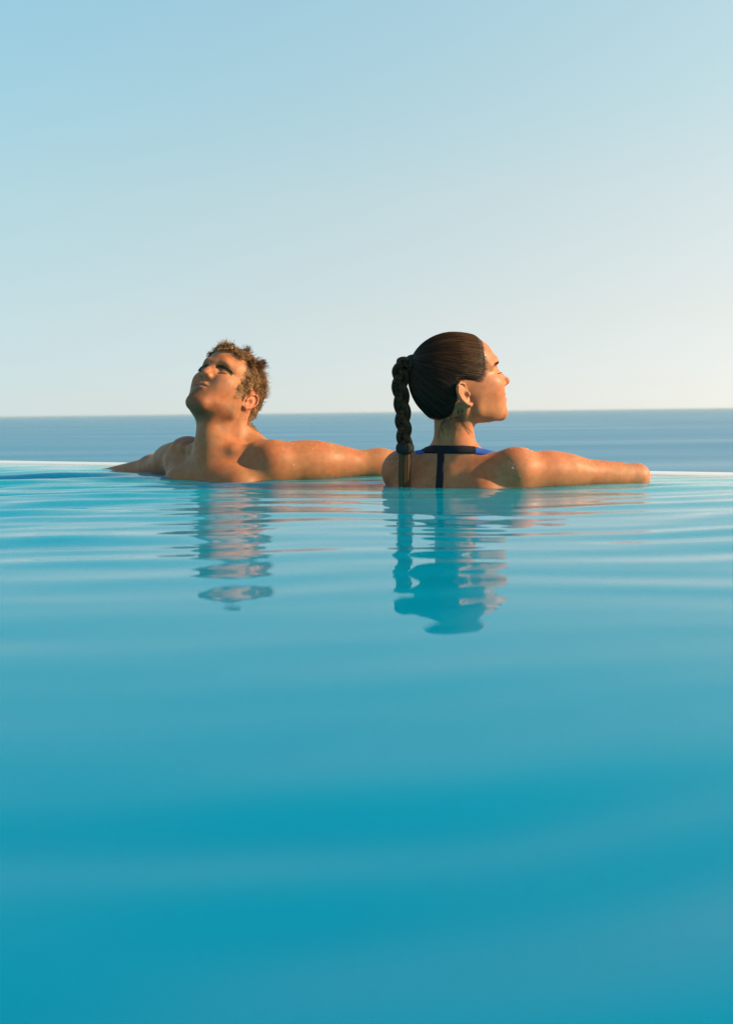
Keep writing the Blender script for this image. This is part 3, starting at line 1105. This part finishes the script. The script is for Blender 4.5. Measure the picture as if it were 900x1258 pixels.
    for k in range(1, m):
        d = tie - P
        v_, g = H.sample(P)
        g = g / (np.linalg.norm(g, axis=1, keepdims=True) + 1e-9)
        d = d - (d * g).sum(1, keepdims=True) * g
        d /= np.linalg.norm(d, axis=1, keepdims=True) + 1e-9
        P = P + d * step[:, None]
        v_, g = H.sample(P)
        P = P - np.clip(v_ - lift, -.004, .004)[:, None] * g / np.maximum((g * g).sum(1), .3)[:, None]
        paths.append(P)
    paths = np.stack(paths, 1)
    hl = to_local(V, T)
    xe = .074 - .30 * np.clip(.100 - hl[:, 2], 0, 1) + .003 * np.sin(hl[:, 2] * 60) - 9 * np.clip(.045 - hl[:, 2], 0, 1) ** 2
    near = (hl[:, 0] > xe - .016) & (hl[:, 0] < xe + .006) & (hl[:, 2] > .020 - .42 * hl[:, 0]) & (hl[:, 2] < .13)
    hp = V[r.choice(np.nonzero(near)[0], 900)]
    hpath = [hp]
    for k in range(1, m):
        d = (tie - hp) + .25 * r.normal(0, .03, hp.shape) * (k < 3)
        v1, g1 = F.sample(hp)
        v2, g2 = H.sample(hp)
        use = (v2 < v1)[:, None]
        g = np.where(use, g2, g1)
        vv = np.minimum(v1, v2)
        gn = g / (np.linalg.norm(g, axis=1, keepdims=True) + 1e-9)
        d = d - (d * gn).sum(1, keepdims=True) * gn
        d /= np.linalg.norm(d, axis=1, keepdims=True) + 1e-9
        hp = hp + d * .0042 - np.clip(vv - .0006, -.003, .003)[:, None] * g / np.maximum((g * g).sum(1), .3)[:, None]
        hpath.append(hp)
    hv2, hq2 = tubes(np.stack(hpath, 1), np.tile(np.interp(np.linspace(0, 1, m), [0, .4, 1], [.00012, .00045, .0006]), (len(hp), 1)))
    hs = mesh_obj("hairline_strands", hv2, hq2, hair_m, hair)
    shade(hs, m * 3, np.clip(r.normal(.6, .3, len(hp)), 0, 1))
    w = r.uniform(.0003, .0007, n)[:, None] * np.sin(np.linspace(.25, math.pi - .25, m))[None]
    sv, sq = tubes(paths, w)
    # hairline wisps and loose wet strands on the nape
    wp, wr = [], []
    for k in range(40):
        x = r.uniform(-.075, -.02)
        a = O + S * (Rh @ np.array((x, -.048 - .010 * r.uniform(), -.052 + .02 * (x < -.05) * 0)))
        b = a + np.array((r.normal(-.004, .012), -.004, -r.uniform(.012, .034)))
        c = b + np.array((r.normal(.004, .010), -.001, -r.uniform(.004, .016)))
        wp.append(spline([a, (a + b) / 2 + r.normal(0, .003, 3), b, c], 10))
        wr.append(np.linspace(.0004, .00012, 10) * r.uniform(.7, 1.2))
    for pts in ([(.196, 2.478, .186), (.190, 2.47, .165), (.182, 2.468, .148), (.176, 2.468, .122)],
                [(.184, 2.480, .185), (.194, 2.47, .168), (.184, 2.467, .150), (.189, 2.467, .130)],
                [(.222, 2.468, .186), (.224, 2.462, .165), (.234, 2.460, .148), (.250, 2.464, .128)],
                [(.236, 2.466, .190), (.228, 2.461, .168), (.238, 2.459, .150), (.258, 2.463, .131)],
                [(.208, 2.468, .184), (.206, 2.462, .168), (.214, 2.459, .146), (.212, 2.462, .118)]):
        for _ in range(3):
            wp.append(spline(np.array(pts) + r.normal(0, .0012, 3), 10))
            wr.append(np.linspace(.0006, .0003, 10))
    wv, wq = tubes(np.stack(wp), np.stack(wr))
    cs = mesh_obj("combed_strands", np.concatenate([sv, wv]), np.concatenate([sq, wq + len(sv)]), hair_m, hair)
    front_ = np.clip((to_local(paths[:, 0], T)[:, 0] - .02) / .04, 0, 1)  # sun highlights near the face, painted in as lighter front strands
    shade(cs, m * 3, np.clip(.25 + .25 * front_ + r.normal(0, .22, n), 0, 1))

    # ---- braid
    px = lambda x_, y_, dy=0: np.array(((x_ - 450) / 1250 * (2.50 + dy), 2.50 + dy, .185 + (505.2 - y_) / 1250 * (2.50 + dy)))
    centre = [px(509, 450, .01), px(502, 445), px(496, 450), px(493, 462), px(493, 480), px(495, 498), px(496, 516), px(497, 532), px(498, 547)]
    N_ = 120
    C = spline(centre, N_)
    t = np.gradient(C, axis=0)
    t /= np.linalg.norm(t, axis=1, keepdims=True)
    sx = np.cross(t, np.array((0, 1., 0)))
    sx /= np.linalg.norm(sx, axis=1, keepdims=True)
    sy = np.cross(t, sx)
    s_ = np.linspace(0, 1, N_)
    grow = np.clip((s_ - .10) / .12, 0, 1)
    taper = 1.0 - .18 * s_
    bp, br = [], []
    for k in range(3):
        ph = 2 * math.pi * (2.3 * s_ + k / 3)
        cx = .0120 * np.sin(ph) * grow * taper
        cy_ = .0072 * np.sin(2 * ph) * grow * taper
        for j in range(60):
            a, q = r.uniform(0, 2 * math.pi), math.sqrt(r.uniform()) * .0105
            if j < 34:
                q = .0104
                a = 2 * math.pi * j / 34
            aa = a + 2.2 * s_
            bund = (1 - .35 * (1 - grow))
            ox, oy = q * np.cos(aa) * bund, q * np.sin(aa) * bund
            bp.append(C + sx * (cx + ox * taper)[:, None] + sy * (cy_ + oy * taper)[:, None] + r.normal(0, .0003, 3))
            br.append(np.full(N_, .0010) * r.uniform(.8, 1.3))
    bv, bq = tubes(np.stack(bp), np.stack(br), 4)
    braid_m = make_hair_mat("dark_brown_braid", (.020, .010, .004), (.11, .055, .024), .45, .25)
    bo = mesh_obj("braid", bv, bq, braid_m, hair)
    shade(bo, N_ * 4, np.clip(r.normal(.4, .3, len(bp)), 0, 1))
    end = [px(498, 553), px(498, 562), px(497.5, 578), px(497, 592), px(497, 610)]
    E_ = spline(end, 24)
    ep, er = [], []
    for j in range(260):
        a, q = r.uniform(0, 2 * math.pi), math.sqrt(r.uniform())
        o = np.array((.0135 * q * math.cos(a), .008 * q * math.sin(a), 0))
        prof = np.interp(np.linspace(0, 1, 24), [0, .15, .6, 1], [.75, 1.0, 1.05, .9])
        ep.append(E_ + o[None] * prof[:, None] + np.sin(np.linspace(0, 4, 24) + a)[:, None] * np.array((.0006, 0, 0)))
        er.append(np.full(24, .0011) * r.uniform(.7, 1.3))
    ev, eq = tubes(np.stack(ep), np.stack(er), 4)
    endh_m = make_hair_mat("wet_hair_end", (.06, .032, .012), (.13, .07, .028), .5, .3)
    lo_ = mesh_obj("loose_hair_end", ev, eq, endh_m, hair)
    shade(lo_, 24 * 4, np.clip(r.normal(.5, .15, len(ep)), 0, 1))

    # ---- hair ties: gathered elastic rings
    tie_m, nt, b = new_mat("black_elastic")
    b.inputs['Base Color'].default_value = (.008, .008, .009, 1)
    b.inputs['Roughness'].default_value = .75

    def ring(c, axis, r0, r1, wobble):
        axis = np.asarray(axis, float) / np.linalg.norm(axis)
        u = np.cross(axis, (0, 1., .2))
        u /= np.linalg.norm(u)
        v = np.cross(axis, u)
        A, Bn = 64, 14
        th = np.linspace(0, 2 * math.pi, A, endpoint=False)[:, None]
        ph = np.linspace(0, 2 * math.pi, Bn, endpoint=False)[None]
        rr = r1 * (1 + wobble * np.sin(17 * th) * np.cos(ph) ** 2)
        rad_ = r0 + rr * np.cos(ph)
        Pt = c + (rad_ * np.cos(th))[..., None] * u + (rad_ * np.sin(th))[..., None] * v + (1.7 * rr * np.sin(ph))[..., None] * axis
        ix = np.arange(A * Bn).reshape(A, Bn)
        q = np.stack([ix, np.roll(ix, -1, 1), np.roll(np.roll(ix, -1, 0), -1, 1), np.roll(ix, -1, 0)], -1).reshape(-1, 4)
        return mesh_obj("hair_tie", Pt.reshape(-1, 3), q, tie_m, hair)
    ring(px(507, 449.5, .01), px(500, 446) - px(510, 451, .01), .0150, .0105, .16)
    ring(px(498, 550), px(498, 545) - px(498, 556), .0135, .0080, .18)

    # ---- lashes and brows
    brow_m = make_hair_mat("dark_lashes", (.05, .027, .014), (.08, .04, .02), .5)
    for s in (-1, 1):
        k = 80
        u = r.uniform(0, 1, k)
        bpnt = np.stack([.0985 - .004 * u - .021 * u ** 2.2, s * (.013 + .037 * u), .0385 + .009 * u - .010 * u ** 3], -1)
        bpnt[:, 2] += r.normal(0, .0013, k) * (1 - .6 * u)
        bw = O + S * (bpnt @ Rh.T)
        for _ in range(4):
            v_, g = F.sample(bw)
            bw = bw - v_[:, None] * g / np.maximum((g * g).sum(1), .2)[:, None]
        g = g / (np.linalg.norm(g, axis=1, keepdims=True) + 1e-9)
        dl = np.stack([-.2 * np.ones(k), s * (.85 + .1 * u), .35 - .6 * u], -1) + r.normal(0, .12, (k, 3))
        dw = dl @ Rh.T
        dw /= np.linalg.norm(dw, axis=1, keepdims=True)
        st = np.stack([bw + g * (.0005 + .0008 * q) + dw * (q * .008) for q in (0, .5, 1)], 1)
        bv_, bq_ = tubes(st, np.tile(np.array([.00045, .00045, .0002]), (k, 1)))
        mesh_obj("eyebrow", bv_, bq_, brow_m, ob)
        k = 44
        u = np.linspace(-1, 1, k)
        bpt = np.stack([.0915 - .006 * u * u, s * EYE + .0155 * u, .0125 + .0025 * u * u], -1)
        dl = np.stack([.85 * np.ones(k), .35 * u, -.45 * np.ones(k)], -1)
        bw, dw = O + S * (bpt @ Rh.T), dl @ Rh.T
        st = np.stack([bw + dw * (q * .010) + np.array((0, 0, .004)) * q * q for q in (-.3, .3, 1)], 1)
        lv, lq = tubes(st, np.tile(np.array([.0005, .0005, .0002]), (k, 1)))
        mesh_obj("eyelashes", lv, lq, brow_m, ob)

    # ---- swimsuit: a band round the base of the neck and one strap down the back
    def fabric(name, c):
        m_, nt, b = new_mat(name)
        tc = node(nt, 'ShaderNodeTexCoord')
        wv_ = node(nt, 'ShaderNodeTexNoise')
        wv_.inputs['Scale'].default_value = 900
        bp_ = node(nt, 'ShaderNodeBump')
        bp_.inputs['Strength'].default_value = .3
        bp_.inputs['Distance'].default_value = .0006
        nt.links.new(tc.outputs['Object'], wv_.inputs['Vector'])
        nt.links.new(wv_.outputs['Fac'], bp_.inputs['Height'])
        nt.links.new(bp_.outputs[0], b.inputs['Normal'])
        b.inputs['Base Color'].default_value = (*c, 1)
        b.inputs['Roughness'].default_value = .7
        b.inputs['Specular IOR Level'].default_value = .2
        return m_
    black_m = fabric("black_swim_fabric", (.008, .010, .016))
    blue_m = fabric("blue_swim_fabric", (.03, .10, .42))

    def nb(deg, zz, rr=.085):
        a = rad(deg)          # 0 = back, positive to her right
        q = -fw * math.cos(a) - l * math.sin(a)
        return B + q * rr + np.array((0, 0, zz))
    back = [nb(d, zz) for d, zz in ((-70, .030), (-48, .027), (-25, .022), (0, .019), (25, .021), (45, .025), (58, .028))]
    rv, rq = ribbon(F, back, [.020] * 7, .0022, .0008)
    suit = mesh_obj("swimsuit", rv, rq, black_m, ob)
    a0 = back[2] * .45 + back[3] * .55
    sv_, sq_ = ribbon(F, [a0 + np.array((0, 0, -.004)), a0 + np.array((-.002, -.02, -.05)), a0 + np.array((-.002, -.03, -.10)), a0 + np.array((-.002, -.02, -.17))], [.0185] * 4, .0018, .0006)
    mesh_obj("back_strap", sv_, sq_, black_m, suit)
    for sgn in (1, -1):
        fr_ = [nb(sgn * d, zz, q) for d, zz, q in ((58, .028, .085), (74, .018, .090), (95, .0, .09), (125, -.022, .10), (150, -.06, .12))]
        fv, fq = ribbon(F, fr_, [.022, .026, .032, .04, .05], .0020, .0007)
        mesh_obj("front_strap", fv, fq, blue_m, suit)

    # ---- drops of water on the skin
    dm, nt, b = new_mat("water_drop")
    b.inputs['Base Color'].default_value = (1, 1, 1, 1)
    b.inputs['Roughness'].default_value = .04
    b.inputs['Specular IOR Level'].default_value = .8
    b.inputs['Alpha'].default_value = .28
    v_, g_ = F.sample(V)
    g_ /= np.linalg.norm(g_, axis=1, keepdims=True) + 1e-9
    wgt = np.where((V[:, 2] > .015) & (V[:, 0] > .30) & (g_[:, 1] < .4), .5 + np.clip(g_[:, 2], 0, 1) * 2, 0) * (np.linalg.norm(L, axis=1) > .2)
    wgt += np.where((V[:, 2] > .03) & (V[:, 0] < .14) & (g_[:, 1] < .4), .5, 0)
    wgt += head * (L[:, 0] > .0) * (L[:, 2] < 0) * .08
    droplets(ob, V, g_, r.choice(len(V), 300, p=wgt / wgt.sum()), r, dm)
    # and on the man's outstretched arm
    mv = np.zeros(len(man.data.vertices) * 3, dtype=np.float32)
    man.data.vertices.foreach_get('co', mv)
    mv = mv.reshape(-1, 3).astype(float)
    v_, mg = man_F.sample(mv)
    mg /= np.linalg.norm(mg, axis=1, keepdims=True) + 1e-9
    wgt = ((mv[:, 2] > .03) & (mv[:, 0] > -.24) & (mg[:, 1] < .3)).astype(float)
    droplets(man, mv, mg, r.choice(len(mv), 130, p=wgt / wgt.sum()), r, dm)
    return ob


make_woman()

# ------------------------------------------------------------------ the pool itself
def make_pool():
    root = bpy.data.objects.new("infinity_pool", None)
    COL.objects.link(root)
    root.location = (0, 0, 0)
    tag(root, 'white infinity pool shell with thin overflow edge in front of the sea', 'pool')
    wm, nt, b = new_mat("white_plaster")
    tc = node(nt, 'ShaderNodeTexCoord')
    nz = node(nt, 'ShaderNodeTexNoise')
    nz.inputs['Scale'].default_value = 9
    nz.inputs['Detail'].default_value = 6
    mx = node(nt, 'ShaderNodeMix', data_type='RGBA')
    mx.inputs[6].default_value = (.70, .74, .74, 1)
    mx.inputs[7].default_value = (.82, .83, .81, 1)
    nt.links.new(tc.outputs['Object'], nz.inputs['Vector'])
    nt.links.new(nz.outputs['Fac'], mx.inputs[0])
    nt.links.new(mx.outputs[2], b.inputs['Base Color'])
    b.inputs['Roughness'].default_value = .18
    # cross-section across the edge: (offset outwards from the edge line, z)
    prof = [(-.15, -1.26), (-.15, -.006), (-.143, .0), (-.125, .0025), (-.02, .0030), (.015, .0015), (.034, -.006), (.042, -.016), (.046, -.04), (.05, -1.6), (.30, -1.6), (.30, -44.9)]
    mid = (EDGE_A + EDGE_B) / 2
    V, n = [], len(prof)
    for s in np.linspace(-7.6, 5.9, 55):
        for o, z in prof:
            p = mid + EDGE_T * s + EDGE_N * o
            V.append((p[0], p[1], z))
    idx = np.arange(len(V)).reshape(-1, n)
    Q = np.stack([idx[:-1, :-1], idx[1:, :-1], idx[1:, 1:], idx[:-1, 1:]], -1).reshape(-1, 4)
    mesh_obj("overflow_edge", V, Q, wm, root)


make_pool()
